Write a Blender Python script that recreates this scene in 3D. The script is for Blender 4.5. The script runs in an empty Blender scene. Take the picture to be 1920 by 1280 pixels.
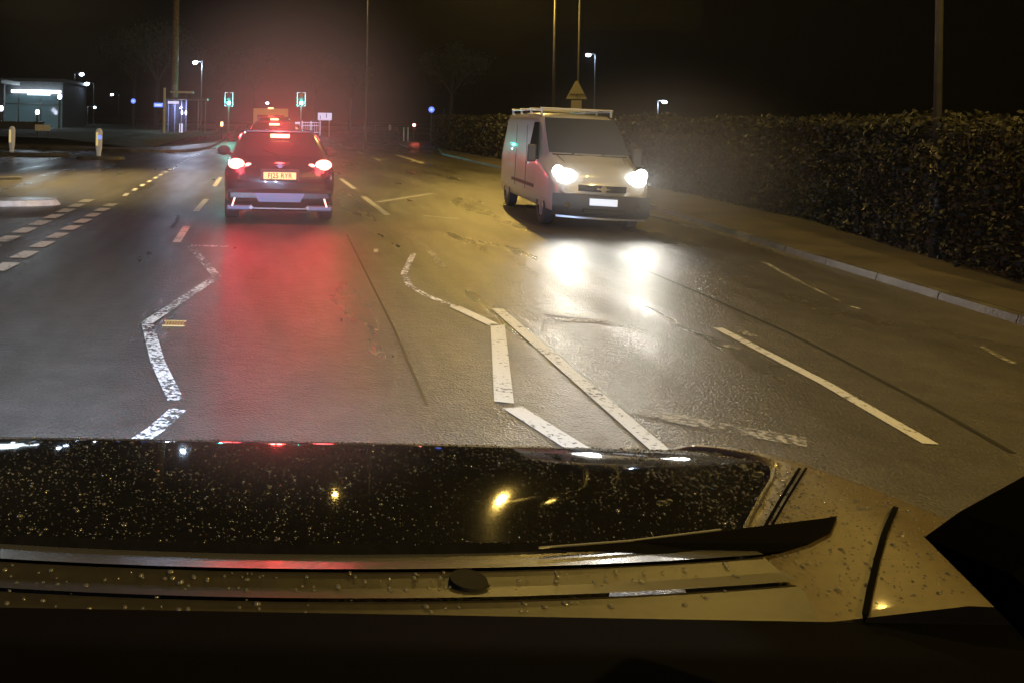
import bpy, bmesh, math, random
from mathutils import Vector, Matrix, noise
random.seed(7)
S = bpy.context.scene
COL = S.collection
R = math.radians

# ------------------------------------------------------------------ camera, sky, exposure
F, VX, VY, CAMH, ROLL = 1570.0, 489.0, 221.0, 1.7, R(1.0)
cr, sr = math.cos(ROLL), math.sin(ROLL)
cam_d = bpy.data.cameras.new('camera')
cam = bpy.data.objects.new('camera', cam_d); COL.objects.link(cam)
cam_d.sensor_width = 36; cam_d.lens = F / 1920 * 36
cam_d.shift_x = (960 - VX) / 1920; cam_d.shift_y = -(640 - VY) / 1920
cam_d.clip_start = 0.02; cam_d.clip_end = 900
cam.matrix_world = Matrix(((cr, -sr, 0, 0), (0, 0, -1, 0), (sr, cr, 0, CAMH), (0, 0, 0, 1)))
S.camera = cam

w = bpy.data.worlds.new('World'); S.world = w; w.use_nodes = True
nt = w.node_tree; bg = nt.nodes['Background']
sky = nt.nodes.new('ShaderNodeTexSky'); sky.sky_type = 'NISHITA'; sky.sun_disc = False
sky.sun_elevation = R(-6); sky.sun_rotation = R(250)
nt.links.new(sky.outputs[0], bg.inputs[0]); bg.inputs[1].default_value = 0.008

S.view_settings.view_transform = 'Standard'; S.view_settings.look = 'None'
S.view_settings.exposure = 0.3; S.view_settings.gamma = 1
S.cycles.use_denoising = True
try: S.cycles.denoiser = 'OPENIMAGEDENOISE'
except Exception: pass
S.cycles.max_bounces = 5; S.cycles.diffuse_bounces = 1; S.cycles.glossy_bounces = 3
S.cycles.volume_bounces = 0; S.cycles.transparent_max_bounces = 10
S.cycles.sample_clamp_indirect = 4; S.cycles.sample_clamp_direct = 0
S.cycles.caustics_reflective = False; S.cycles.caustics_refractive = False

HAZE = 0.0004
SODIUM = (1.0, 0.64, 0.14)
LEDW = (0.58, 0.74, 1.0)

def P(px, py, D):
    """world point seen at photo pixel (px,py) at a distance D ahead"""
    dx, dy = px - VX, py - VY
    return Vector(((cr*dx + sr*dy)/F*D, D, CAMH + (sr*dx - cr*dy)/F*D))
def G(px, py, z=0.0):
    dx, dy = px - VX, py - VY
    Z = sr*dx - cr*dy
    D = (CAMH - z)*F/(-Z)
    return Vector(((cr*dx + sr*dy)/F*D, D, z))

# ------------------------------------------------------------------ lights
def lamp(kind, name, loc, power, color, size=0.1, target=None, cone=None, blend=0.5, parent=None):
    d = bpy.data.lights.new(name, kind); d.energy = power; d.color = color
    if kind == 'AREA': d.size = size
    else: d.shadow_soft_size = size
    if kind == 'SPOT': d.spot_size = R(cone); d.spot_blend = blend
    o = bpy.data.objects.new(name, d); COL.objects.link(o); o.location = loc
    if target is not None:
        v = Vector(target) - Vector(loc)
        o.rotation_euler = v.to_track_quat('-Z', 'Y').to_euler()
    if parent: o.parent = parent
    return o

# ------------------------------------------------------------------ materials
def mat(name, col, rough=0.5, metal=0.0, spec=0.5, coat=0.0, emit=None, estr=0.0, alpha=1.0,
        nscale=0, namt=0.25, bump=0, bscale=40, rvar=0, rscale=3, trans=0):
    m = bpy.data.materials.new(name); m.use_nodes = True
    n = m.node_tree; b = n.nodes['Principled BSDF']; L = n.links.new
    b.inputs['Base Color'].default_value = (*col, 1); b.inputs['Roughness'].default_value = rough
    b.inputs['Metallic'].default_value = metal; b.inputs['Specular IOR Level'].default_value = spec
    b.inputs['Coat Weight'].default_value = coat; b.inputs['Coat Roughness'].default_value = 0.05
    b.inputs['Transmission Weight'].default_value = trans
    b.inputs['Alpha'].default_value = alpha
    if emit: b.inputs['Emission Color'].default_value = (*emit, 1); b.inputs['Emission Strength'].default_value = estr
    tc = n.nodes.new('ShaderNodeTexCoord')
    if nscale:
        t = n.nodes.new('ShaderNodeTexNoise'); t.inputs['Scale'].default_value = nscale; t.inputs['Detail'].default_value = 6
        L(tc.outputs['Object'], t.inputs['Vector'])
        r = n.nodes.new('ShaderNodeMapRange'); r.inputs[1].default_value = 0.3; r.inputs[2].default_value = 0.7
        r.inputs[3].default_value = 1 - namt; r.inputs[4].default_value = 1 + namt
        L(t.outputs[0], r.inputs[0])
        mx = n.nodes.new('ShaderNodeVectorMath'); mx.operation = 'SCALE'; mx.inputs[0].default_value = col
        L(r.outputs[0], mx.inputs['Scale']); L(mx.outputs[0], b.inputs['Base Color'])
    if rvar:
        t = n.nodes.new('ShaderNodeTexNoise'); t.inputs['Scale'].default_value = rscale; t.inputs['Detail'].default_value = 5
        L(tc.outputs['Object'], t.inputs['Vector'])
        r = n.nodes.new('ShaderNodeMapRange'); r.inputs[1].default_value = 0.35; r.inputs[2].default_value = 0.65
        r.inputs[3].default_value = rough - rvar; r.inputs[4].default_value = rough + rvar
        L(t.outputs[0], r.inputs[0]); L(r.outputs[0], b.inputs['Roughness'])
    if bump:
        t = n.nodes.new('ShaderNodeTexNoise'); t.inputs['Scale'].default_value = bscale; t.inputs['Detail'].default_value = 4
        L(tc.outputs['Object'], t.inputs['Vector'])
        bp = n.nodes.new('ShaderNodeBump'); bp.inputs['Strength'].default_value = bump; bp.inputs['Distance'].default_value = 0.02
        L(t.outputs[0], bp.inputs['Height']); L(bp.outputs[0], b.inputs['Normal'])
    return m

def emis(name, col, s):
    m = bpy.data.materials.new(name); m.use_nodes = True; n = m.node_tree
    n.nodes.remove(n.nodes['Principled BSDF']); e = n.nodes.new('ShaderNodeEmission')
    e.inputs[0].default_value = (*col, 1); e.inputs[1].default_value = s
    n.links.new(e.outputs[0], n.nodes['Material Output'].inputs[0]); return m

def asphalt():
    """wet, worn road surface: base, wet patches, tar seams, wheel tracks and gritty bump"""
    m = bpy.data.materials.new('wet_asphalt'); m.use_nodes = True; n = m.node_tree; L = n.links.new
    b = n.nodes['Principled BSDF']; tc = n.nodes.new('ShaderNodeTexCoord')
    def noise_(sc, det=5, vec=None):
        t = n.nodes.new('ShaderNodeTexNoise'); t.inputs['Scale'].default_value = sc; t.inputs['Detail'].default_value = det
        L(vec or tc.outputs['Object'], t.inputs['Vector']); return t.outputs[0]
    def rng(v, a, b_, c, d):
        r = n.nodes.new('ShaderNodeMapRange'); r.inputs[1].default_value = a; r.inputs[2].default_value = b_
        r.inputs[3].default_value = c; r.inputs[4].default_value = d; L(v, r.inputs[0]); return r.outputs[0]
    def mul(a, b_):
        k = n.nodes.new('ShaderNodeMath'); k.operation = 'MULTIPLY'; L(a, k.inputs[0]); L(b_, k.inputs[1]); return k.outputs[0]
    mp = n.nodes.new('ShaderNodeMapping'); mp.inputs['Scale'].default_value = (1.0, 0.16, 1); L(tc.outputs['Object'], mp.inputs[0])
    big = rng(noise_(0.7, 5, mp.outputs[0]), .35, .65, .72, 1.3)
    fine = rng(noise_(70, 3), .3, .7, .6, 1.4)
    mid = rng(noise_(4, 5), .3, .7, .82, 1.18)
    v = mul(mul(big, fine), mid)
    sc = n.nodes.new('ShaderNodeVectorMath'); sc.operation = 'SCALE'; sc.inputs[0].default_value = (.062, .058, .053)
    L(v, sc.inputs['Scale']); L(sc.outputs[0], b.inputs['Base Color'])
    L(rng(noise_(1.3, 6, mp.outputs[0]), .2, .8, .17, .53), b.inputs['Roughness'])
    b.inputs['Specular IOR Level'].default_value = 0.5
    bp = n.nodes.new('ShaderNodeBump'); bp.inputs['Strength'].default_value = .8; bp.inputs['Distance'].default_value = .014
    ad = n.nodes.new('ShaderNodeMath'); ad.operation = 'ADD'; L(noise_(62, 3), ad.inputs[0])
    L(rng(noise_(13, 4), 0, 1, 0, .7), ad.inputs[1]); L(ad.outputs[0], bp.inputs['Height']); L(bp.outputs[0], b.inputs['Normal'])
    return m

def worn_paint(name, col, wear, rough=.5):
    """thermoplastic marking, broken up where it has worn through"""
    m = bpy.data.materials.new(name); m.use_nodes = True; n = m.node_tree; L = n.links.new
    b = n.nodes['Principled BSDF']; b.inputs['Base Color'].default_value = (*col, 1); b.inputs['Roughness'].default_value = rough
    tc = n.nodes.new('ShaderNodeTexCoord')
    t = n.nodes.new('ShaderNodeTexNoise'); t.inputs['Scale'].default_value = 26; t.inputs['Detail'].default_value = 5; t.inputs['Roughness'].default_value = .7
    L(tc.outputs['Object'], t.inputs['Vector'])
    t2 = n.nodes.new('ShaderNodeTexNoise'); t2.inputs['Scale'].default_value = 2.2; t2.inputs['Detail'].default_value = 4
    L(tc.outputs['Object'], t2.inputs['Vector']); mx = n.nodes.new('ShaderNodeMath'); mx.operation = 'MULTIPLY_ADD'; mx.inputs[1].default_value = .5; L(t2.outputs[0], mx.inputs[0]); L(t.outputs[0], mx.inputs[2])
    r = n.nodes.new('ShaderNodeMapRange'); r.inputs[1].default_value = wear + .25 - .05; r.inputs[2].default_value = wear + .25 + .05
    L(mx.outputs[0], r.inputs[0]); L(r.outputs[0], b.inputs['Alpha'])
    return m

M = dict(
    asphalt=asphalt(),
    grass=mat('grass_ground', (.035, .042, .016), .9, nscale=1.5, namt=.5, bump=.6, bscale=12),
    earth=mat('verge_earth', (.038, .030, .017), .85, nscale=1.2, namt=.6, bump=.5, bscale=20),
    paving=mat('wet_paving', (.12, .11, .09), .5, nscale=2, namt=.3, bump=.3, bscale=15, rvar=.15),
    kerb=mat('kerb_stone', (.07, .066, .056), .5, nscale=2.5, namt=.6, bump=.3, bscale=30),
    paint=worn_paint('road_paint', (.50, .50, .47), .38),
    paint_zig=worn_paint('zigzag_paint', (.72, .75, .8), .52),
    paint_old=worn_paint('old_paint', (.3, .29, .25), .52),
    seam=mat('tar_seam', (.012, .011, .010), .5),
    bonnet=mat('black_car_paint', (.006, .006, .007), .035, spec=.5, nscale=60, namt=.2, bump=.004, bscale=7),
    wing=mat('black_paint_ochre_lit', (.07, .051, .024), .5, metal=.2, coat=.15, bump=.05, bscale=14, nscale=90, namt=.2),  # the bonnet's black paint with the ochre light put into its colour
    cowl=mat('cowl_plastic', (.017, .0145, .010), .46, nscale=50, namt=.2, bump=.03, bscale=60),
    inner=mat('unlit_cabin_plastic', (.0015, .0015, .0015), .9, spec=.03),
    black=mat('matt_black_plastic', (.006, .006, .006), .8, spec=.2),
    rubber=mat('rubber', (.015, .015, .015), .8),
    water=mat('water_bead', (.03, .03, .033), .13, spec=1.0),
    glass=mat('car_glass', (.01, .01, .012), .05, spec=.8),
    car_dark=mat('dark_car_paint', (.008, .007, .012), .25, metal=.3, coat=1, nscale=60, namt=.1),
    car_grey=mat('grey_car_paint', (.03, .02, .022), .25, metal=.4, coat=1),
    trim=mat('dark_trim', (.02, .02, .022), .55),
    silver=mat('silver_trim', (.35, .36, .42), .32, metal=.8),
    bluegrey=mat('blue_grey_trim', (.11, .12, .20), .4, metal=.4),
    chrome=mat('chrome', (.8, .8, .85), .12, metal=1),
    van=mat('van_paint', (.36, .35, .32), .32, coat=.6, nscale=3, namt=.08),
    vanw=mat('white_van_paint', (.7, .66, .6), .35, coat=.5),
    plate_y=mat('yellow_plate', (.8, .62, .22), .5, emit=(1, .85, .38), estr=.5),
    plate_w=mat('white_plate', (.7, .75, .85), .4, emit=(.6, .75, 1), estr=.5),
    ink=mat('plate_ink', (.02, .018, .015), .6),
    lens_red=mat('red_lens', (.25, .01, .01), .2, coat=1),
    tail=emis('brake_light', (1, .25, .18), 9), tail2=emis('brake_light_inner', (1, .30, .25), 5),
    high=emis('high_brake_light', (1, .3, .15), 8),
    head=emis('headlight_lit', (.95, .97, 1), 14),
    green=emis('green_signal', (.08, 1, .75), 40), amber=emis('amber_lit', (1, .45, .2), 6), redsig=emis('red_signal', (1, .25, .2), 14),
    ledlamp=emis('led_head_lit', LEDW, 60), sodlamp=emis('sodium_head_lit', SODIUM, 30),
    strip=emis('fascia_light', (.75, .88, 1), 9),
    bluesign=mat('blue_sign_glow', (.03, .08, .5), .4, emit=(.12, .2, 1), estr=1.6),  # emission stands in for headlight retroreflection on the signs
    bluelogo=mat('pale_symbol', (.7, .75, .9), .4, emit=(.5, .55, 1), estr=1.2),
    white_glow=mat('white_added_glow', (.8, .8, .85), .5, emit=(.72, .68, 1), estr=.8),  # emission added; railing, cabinet and signal border glow but are no lamps
    galv=mat('galvanised_steel', (.09, .09, .085), .5, metal=.5, nscale=8, namt=.2),
    signback=mat('sign_back_grey', (.22, .21, .18), .6, metal=.3),
    whitepost=mat('white_post', (.75, .75, .72), .5, nscale=8, namt=.15),
    wood=mat('pole_wood', (.22, .15, .08), .8, nscale=9, namt=.5, bump=.8, bscale=14),
    bark=mat('bark', (.05, .04, .03), .9, nscale=8, namt=.4, bump=.6, bscale=10),
    leaf=mat('tree_leaf', (.03, .035, .015), .7, nscale=.7, namt=.5),
    hleaf=mat('hedge_leaf', (.010, .0105, .005), .6, nscale=.9, namt=.6),
    hcore=mat('hedge_twigs', (.03, .024, .012), .95, nscale=6, namt=.5, bump=1, bscale=10),
    wall=mat('shop_wall', (.06, .065, .07), .7, nscale=3, namt=.15),
    shopglass=mat('shop_glazing', (.03, .05, .06), .08, spec=.8, emit=(.25, .42, .45), estr=.10),
    bluepost=mat('blue_painted_steel', (.22, .24, .36), .4, metal=.3),
    lit=emis('small_white_lamp', (.7, .75, 1), 14),
    darkmetal=mat('dark_iron', (.02, .02, .02), .5),
    bollard_y=mat('yellow_bollard_panel', (.7, .55, .1), .5, emit=(1, .75, .3), estr=.45),
    bollard_w=mat('bollard_shell', (.6, .6, .55), .5, emit=(.8, .8, .7), estr=.08),
)

# ------------------------------------------------------------------ mesh helpers
def tag(o, label=None, cat=None, group=None, kind=None):
    if label: o['label'] = label
    if cat: o['category'] = cat
    if group: o['group'] = group
    if kind: o['kind'] = kind
    return o
def empty(name, loc=(0, 0, 0), rz=0):
    o = bpy.data.objects.new(name, None); COL.objects.link(o); o.location = loc; o.rotation_euler = (0, 0, rz)
    o.empty_display_size = .2; return o

class MB:
    def __init__(s): s.bm = bmesh.new()
    def box(s, x0, x1, y0, y1, z0, z1, bev=0, rot=None):
        r = bmesh.ops.create_cube(s.bm, size=1); v = r['verts']
        bmesh.ops.scale(s.bm, vec=(x1-x0, y1-y0, z1-z0), verts=v)
        if rot: bmesh.ops.rotate(s.bm, cent=(0, 0, 0), matrix=rot, verts=v)
        bmesh.ops.translate(s.bm, vec=((x0+x1)/2, (y0+y1)/2, (z0+z1)/2), verts=v)
        if bev:
            es = {e for q in v for e in q.link_edges}
            bmesh.ops.bevel(s.bm, geom=list(es), offset=bev, segments=2, affect='EDGES', profile=.6)
        return s
    def cyl(s, a, b, r0, r1=None, n=12):
        a = Vector(a); b = Vector(b); r1 = r0 if r1 is None else r1; d = b - a
        q = d.to_track_quat('Z', 'Y').to_matrix().to_4x4()
        bmesh.ops.create_cone(s.bm, cap_ends=True, segments=n, radius1=r0, radius2=r1, depth=d.length,
                              matrix=Matrix.Translation((a+b)/2) @ q); return s
    def sph(s, c, r, sc=(1, 1, 1), u=12, v=8):
        m = Matrix.Translation(c) @ Matrix.Diagonal((*sc, 1))
        bmesh.ops.create_uvsphere(s.bm, u_segments=u, v_segments=v, radius=r, matrix=m); return s
    def tube(s, pts, r, n=8):
        for a, b in zip(pts, pts[1:]): s.cyl(a, b, r, r, n)
        for p in pts[1:-1]: s.sph(p, r, u=n, v=6)
        return s
    def face(s, pts):
        s.bm.faces.new([s.bm.verts.new(p) for p in pts]); return s
    def prism(s, pts, off):
        off = Vector(off)
        a = [s.bm.verts.new(p) for p in pts]; b = [s.bm.verts.new(Vector(p)+off) for p in pts]
        s.bm.faces.new(a); s.bm.faces.new(b[::-1]); n = len(pts)
        for i in range(n): s.bm.faces.new((a[i], b[i], b[(i+1) % n], a[(i+1) % n]))
        return s
    def grid(s, rows, close=False):
        vs = [[s.bm.verts.new(p) for p in r] for r in rows]
        for i in range(len(vs)-1):
            k = len(vs[i])
            for j in range(k if close else k-1):
                s.bm.faces.new((vs[i][j], vs[i][(j+1) % k], vs[i+1][(j+1) % k], vs[i+1][j]))
        return vs
    def build(s, name, m, parent=None, smooth=False, sub=0, auto=None):
        bmesh.ops.recalc_face_normals(s.bm, faces=s.bm.faces)
        me = bpy.data.meshes.new(name); s.bm.to_mesh(me); s.bm.free(); me.materials.append(m)
        if smooth or sub:
            for p in me.polygons: p.use_smooth = True
        o = bpy.data.objects.new(name, me); COL.objects.link(o)
        if sub:
            md = o.modifiers.new('s', 'SUBSURF'); md.levels = sub; md.render_levels = sub
        if parent: o.parent = parent
        return o

def text_mesh(name, body, size, m, parent, loc, rot, ext=.002, bold=0.0, sx=1.0):
    c = bpy.data.curves.new(name, 'FONT'); c.body = body; c.size = size; c.extrude = ext; c.align_x = 'CENTER'; c.align_y = 'CENTER'
    c.offset = bold; c.space_character = 1.06
    t = bpy.data.objects.new('tmp', c); COL.objects.link(t)
    bpy.context.view_layer.update()
    me = bpy.data.meshes.new_from_object(t.evaluated_get(bpy.context.evaluated_depsgraph_get()))
    bpy.data.objects.remove(t); me.name = name; me.materials.clear(); me.materials.append(m)
    o = bpy.data.objects.new(name, me); COL.objects.link(o); o.parent = parent; o.location = loc; o.rotation_euler = rot; o.scale = (sx, 1, 1)
    return o

def boolean_cut(o, cutters):
    """cut solid shapes out of o and keep the result as a plain mesh"""
    for mb in cutters:
        c = mb.build('cutter', M['black'])
        md = o.modifiers.new('b', 'BOOLEAN'); md.object = c; md.operation = 'DIFFERENCE'; md.solver = 'EXACT'
        bpy.context.view_layer.update()
        me = bpy.data.meshes.new_from_object(o.evaluated_get(bpy.context.evaluated_depsgraph_get()))
        o.modifiers.clear(); old = o.data; me.name = old.name; o.data = me
        bpy.data.objects.remove(c)

def interp(tab, t):
    if t <= tab[0][0]: return tab[0][1]
    for (a, va), (b, vb) in zip(tab, tab[1:]):
        if t <= b:
            k = (t-a)/(b-a); return va + (vb-va)*k
    return tab[-1][1]

# ------------------------------------------------------------------ ground, road, kerbs
MB().face([(-300, -20, -.03), (300, -20, -.03), (300, 420, -.03), (-300, 420, -.03)]).build('ground', M['grass'])
tag(bpy.data.objects['ground'], kind='structure')
mb = MB(); mb.grid([[(x, y, 0) for x in (-42, -30, -20, -10, 0, 10, 22, 40)] for y in (-10, 0, 10, 20, 40, 60, 90, 130, 200)])
tag(mb.build('road', M['asphalt']), kind='structure')

def ribbon(mb, pts, w, z=.005):
    pts = [Vector((p[0], p[1], 0)) for p in pts]
    L, Rr = [], []
    for i, p in enumerate(pts):
        a = pts[max(i-1, 0)]; b = pts[min(i+1, len(pts)-1)]
        t = (b-a).normalized(); nrm = Vector((t.y, -t.x, 0))
        k = 1.0
        if 0 < i < len(pts)-1:
            c = t.dot((pts[i]-a).normalized()); k = min(1/max(c, .45), 1.6)
        Rr.append(p + nrm*w/2*k + Vector((0, 0, z))); L.append(p - nrm*w/2*k + Vector((0, 0, z)))
    mb.grid([L, Rr])

def raised_block(name, m, outline, top, kerbline=None):
    """a raised surface with its own edge; outline runs round it"""
    MB().prism([(x, y, top) for x, y in outline], (0, 0, -top-.02)).build(name, m)
    tag(bpy.data.objects[name] if name in bpy.data.objects else None, kind='structure')
def kerb(pts, inner=.14, h=.12, name='kerb'):
    """kerb stones along pts with joints, laid to the left of the line of travel"""
    mb = MB(); P2 = [Vector((x, y, 0)) for x, y in pts]
    for a, b in zip(P2, P2[1:]):
        L = (b-a).length; n = max(1, int(L/.9)); t = (b-a).normalized(); nr = Vector((-t.y, t.x, 0))*inner
        for k in range(n):
            p = a + t*(L*k/n + .006); q = a + t*(L*(k+1)/n - .006); j = random.uniform(-.006, .006)
            f = [p, q, q+nr, p+nr]
            lo = [Vector((v.x, v.y, -.01)) for v in f]; hi = [Vector((v.x, v.y, h+j)) for v in f]
            hi[0] += nr*.18; hi[1] += nr*.18
            A = [mb.bm.verts.new(v) for v in lo]; B = [mb.bm.verts.new(v) for v in hi]
            mb.bm.faces.new(B)
            for i in range(4): mb.bm.faces.new((A[i], A[(i+1) % 4], B[(i+1) % 4], B[i]))
    return tag(mb.build(name, M['kerb']), kind='structure')

# left corner beyond the side road
LC = [(-40, 43), (-22, 42), (-12, 40.5), (-8, 39.5), (-6.0, 38.8), (-4.6, 38.8), (-3.6, 39.6), (-3.0, 41.5), (-2.7, 44.5), (-2.6, 50), (-2.6, 62), (-2.8, 80), (-3.4, 110), (-4, 150)]
kerb(LC)
def inset(pts, d):
    out = []
    for i, p in enumerate(pts):
        a = Vector(pts[max(i-1, 0)]); b = Vector(pts[min(i+1, len(pts)-1)]); t = (b-a).normalized()
        out.append((p[0]-t.y*d, p[1]+t.x*d))
    return out
pv = inset(LC, .15); pin = inset(LC, 2.6)
mb = MB(); mb.grid([[(x, y, .11) for x, y in pv], [(x, y, .115) for x, y in pin]]); tag(mb.build('pavement', M['paving']), kind='structure')
mb = MB(); rows = []
for d, z in ((2.6, .10), (4.5, .22), (8, .42), (14, .55), (26, .6)):
    rows.append([(x, y, z + .08*noise.noise(Vector((x*.3, y*.3, d)))) for x, y in inset(LC[:-1], d)])
mb.grid([[(x, y, z) for x, y, z in r] for r in rows]); tag(mb.build('verge', M['grass'], smooth=True), kind='structure')

# right side: kerb, pavement, verge below the hedge
RC = [(6.2, -8), (6.4, 2), (6.7, 7.4), (7.15, 11.4), (7.85, 16.6), (8.5, 25), (9.1, 42), (11.0, 52), (14.5, 62), (20, 76), (30, 92)]
kerb(RC[::-1], h=.075, name='kerb')
rp = inset(RC, -.15); rq = inset(RC, -1.7)
mb = MB(); mb.grid([[(x, y, .07) for x, y in rp], [(x, y, .115) for x, y in rq]]); tag(mb.build('pavement', M['earth']), kind='structure')
mb = MB(); mb.grid([[(x, y, .10) for x, y in rq], [(x, y, .16) for x, y in inset(RC, -4)], [(x, y, .3) for x, y in inset(RC, -10)]])
tag(mb.build('verge', M['grass']), kind='structure')

# small islands of the side road
def island(cx, cy, lx, ly, rz=0, h=.11, m=None):
    n = 28; ring = []
    for i in range(n):
        a = 2*math.pi*i/n; c, s_ = math.cos(a), math.sin(a)
        x = math.copysign(abs(c)**.7, c)*lx; y = math.copysign(abs(s_)**.7, s_)*ly
        ring.append((cx + x*math.cos(rz)-y*math.sin(rz), cy + x*math.sin(rz)+y*math.cos(rz)))
    mb = MB()
    inr = [(cx+(x-cx)*.93, cy+(y-cy)*.93) for x, y in ring]; top = [(cx+(x-cx)*.9, cy+(y-cy)*.86) for x, y in ring]
    mb.grid([[(x, y, -.01) for x, y in ring], [(x, y, h) for x, y in inr], [(x, y, h+.005) for x, y in top]], close=True)
    mb.face([(x, y, h+.006) for x, y in top])
    return tag(mb.build('traffic_island', m or M['kerb']), kind='structure')
island(-5.0, 15.5, 1.3, .36, R(14), .10, mat('glare_pale_kerb', (.55, .57, .6), .25, nscale=6, namt=.25, bump=.4, bscale=20)); island(-6.15, 32.3, .95, .55); island(-10.3, 34.2, 2.6, .5)  # first island: bright wet glare is put into its pale colour
island(-7.0, 21.5, .9, .3, R(10), .06)

# ------------------------------------------------------------------ road markings
mk, mz, mo, sm = MB(), MB(), MB(), MB()
def dash(mb, a, b, w, z=.005): ribbon(mb, [G(*a), G(*b)], w, z)
# lane line on the left, and broken line of the car's lane on the right
for a, b in (((331, 455), (350, 425)), ((367, 397), (387, 374)), ((402, 350), (414, 333)), ((424, 318), (432, 307))): dash(mk, a, b, .11)
for a, b in (((727, 404), (681, 369)), ((665, 355), (639, 336)), ((621, 322), (607, 312))): dash(mk, a, b, .12)
for i in range(7):
    x0 = 4.95 + .028*i*3.2; y0 = 34.5 + i*6.5; ribbon(mk, [(x0, y0), (x0+.09, y0+3.2)], .13)
# fine broken line dividing off the left lane
y = 17.6
while y < 38: ribbon(mk, [(-2.84, y), (-2.87, y+.62)], .1); y += 1.25
# give way lines
y = 8.2
while y < 16: ribbon(mk, [(-2.83, y), (-2.8, y+.5)], .2); y += .82
y = 10.2
while y < 17: ribbon(mk, [(-3.42, y), (-3.4, y+.55)], .22); y += .86
# cross lines
dash(mz, (357, 461), (430, 463), .10); dash(mk, (706, 380), (812, 363), .12); dash(mk, (795, 405), (860, 411), .08)
dash(mo, (230, 403), (335, 407), .1); dash(mo, (395, 437), (320, 434), .06); dash(mo, (735, 470), (778, 473), .08)
# zigzags
ribbon(mz, [G(358, 463), G(407, 519), G(276, 606), G(296, 680), G(330, 751)], .10)
ribbon(mz, [G(334, 768), G(292, 806), G(150, 900)], .1, .0055)
ribbon(mz, [G(775, 476), G(757, 515), G(768, 537), G(800, 555), G(860, 578)], .07)
ribbon(mk, [G(852, 575), G(928, 611)], .11)
ribbon(mk, [G(933, 609), G(945, 755)], .115)
ribbon(mk, [G(962, 765), G(1046, 818), G(1200, 915)], .13)
ribbon(mk, [G(933, 580), G(1215, 825), G(1400, 985)], .105, .0055)
ribbon(mo, [G(757, 434), G(800, 465), G(832, 503)], .09); ribbon(mo, [G(905, 452), G(960, 484), G(1010, 520)], .09)
ribbon(mk, [G(1345, 615), G(1545, 718), G(1745, 833)], .085)
ribbon(mo, [G(1185, 768), G(1330, 798), G(1512, 830)], .16); ribbon(mo, [G(990, 597), G(1120, 603), G(1215, 622)], .1)
dash(mo, (1432, 492), (1498, 528), .06); dash(mo, (1500, 529), (1580, 568), .04); dash(mk, (1597, 576), (1612, 580), .04); dash(mo, (1838, 650), (1900, 682), .05)
dash(mo, (1352, 645), (1392, 655), .12); dash(mo, (1385, 620), (1418, 634), .1)
# turn arrows beyond
ribbon(mk, [G(744, 291), G(770, 299), G(792, 307)], .22); ribbon(mk, [G(768, 303), G(796, 303.5)], .3)
ribbon(mk, [G(700, 296), G(712, 300)], .15); ribbon(mk, [G(704, 299), G(727, 299)], .2); ribbon(mk, [G(748, 270), G(762, 276)], .2)
mk.face([G(701, 467, .006), G(709, 467, .006), G(709, 473, .006), G(701, 473, .006)])
# seams and repairs
ribbon(sm, [G(1205, 505), G(1330, 558), G(1480, 625), G(1560, 665), G(1750, 765), G(1900, 850)], .035, .003)
ribbon(sm, [G(650, 440), G(690, 520), G(740, 620), G(800, 760)], .02, .003)
ribbon(sm, [G(334, 404), G(332, 415), G(322, 428)], .06, .003); ribbon(sm, [G(1020, 590), G(1140, 604)], .05, .003)
tag(mk.build('lane_markings', M['paint']), kind='structure'); tag(mz.build('zigzag_markings', M['paint_zig']), kind='structure')
tag(mo.build('faded_markings', M['paint_old']), kind='structure'); tag(sm.build('tar_seams', M['seam']), kind='structure')
g0 = G(327, 607)
gr = MB()
for i in range(7): gr.box(g0.x-.075+i*.023, g0.x-.062+i*.023, g0.y-.07, g0.y+.07, .001, .008)
gr.box(g0.x-.09, g0.x+.09, g0.y-.085, g0.y-.07, .001, .009); gr.box(g0.x-.09, g0.x+.09, g0.y+.07, g0.y+.085, .001, .009)
tag(gr.build('drain_cover', mat('worn_yellow_iron', (.45, .3, .12), .5)), 'small worn yellowish iron cover set in the road beside the left zigzag line', 'drain cover')

# ------------------------------------------------------------------ the queue of vehicles
def wheel(parent, x, y, r=.33, w=.22):
    s = 1 if x > 0 else -1
    t = MB(); 
    prof = [(r*.62, -w/2), (r*.95, -w/2), (r, -w*.36), (r, w*.36), (r*.95, w/2), (r*.62, w/2)]
    n = 28
    t.grid([[(x+b_, y+a*math.cos(2*math.pi*i/n), r+a*math.sin(2*math.pi*i/n)) for a, b_ in prof] for i in range(n+1)])
    wh = t.build('wheel', M['rubber'], parent, smooth=True)
    k = MB(); k.cyl((x+s*(w/2-.05), y, r), (x+s*(w/2-.03), y, r), r*.63, n=20)
    for i in range(5):
        a = 2*math.pi*i/5
        k.cyl((x+s*(w/2-.02), y, r), (x+s*(w/2-.02), y+r*.58*math.cos(a), r+r*.58*math.sin(a)), .04, .025, 6)
    k.build('rim', M['silver'], wh)
    return wh

def car_section(y, zb, hw, belt, gw, top):
    h = [(0, zb), (hw*.55, zb), (hw*.86, zb+.03), (hw*.97, zb+.14), (hw, .5*(zb+belt)), (hw*.995, belt-.14), (hw*.93, belt),
         (gw+(hw*.93-gw)*.5, belt+(top-belt)*.5), (gw, top-.07), (gw*.8, top-.015), (0, top)]
    return [(x, y, z) for x, z in h] + [(-x, y, z) for x, z in h[-2:0:-1]]

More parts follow.
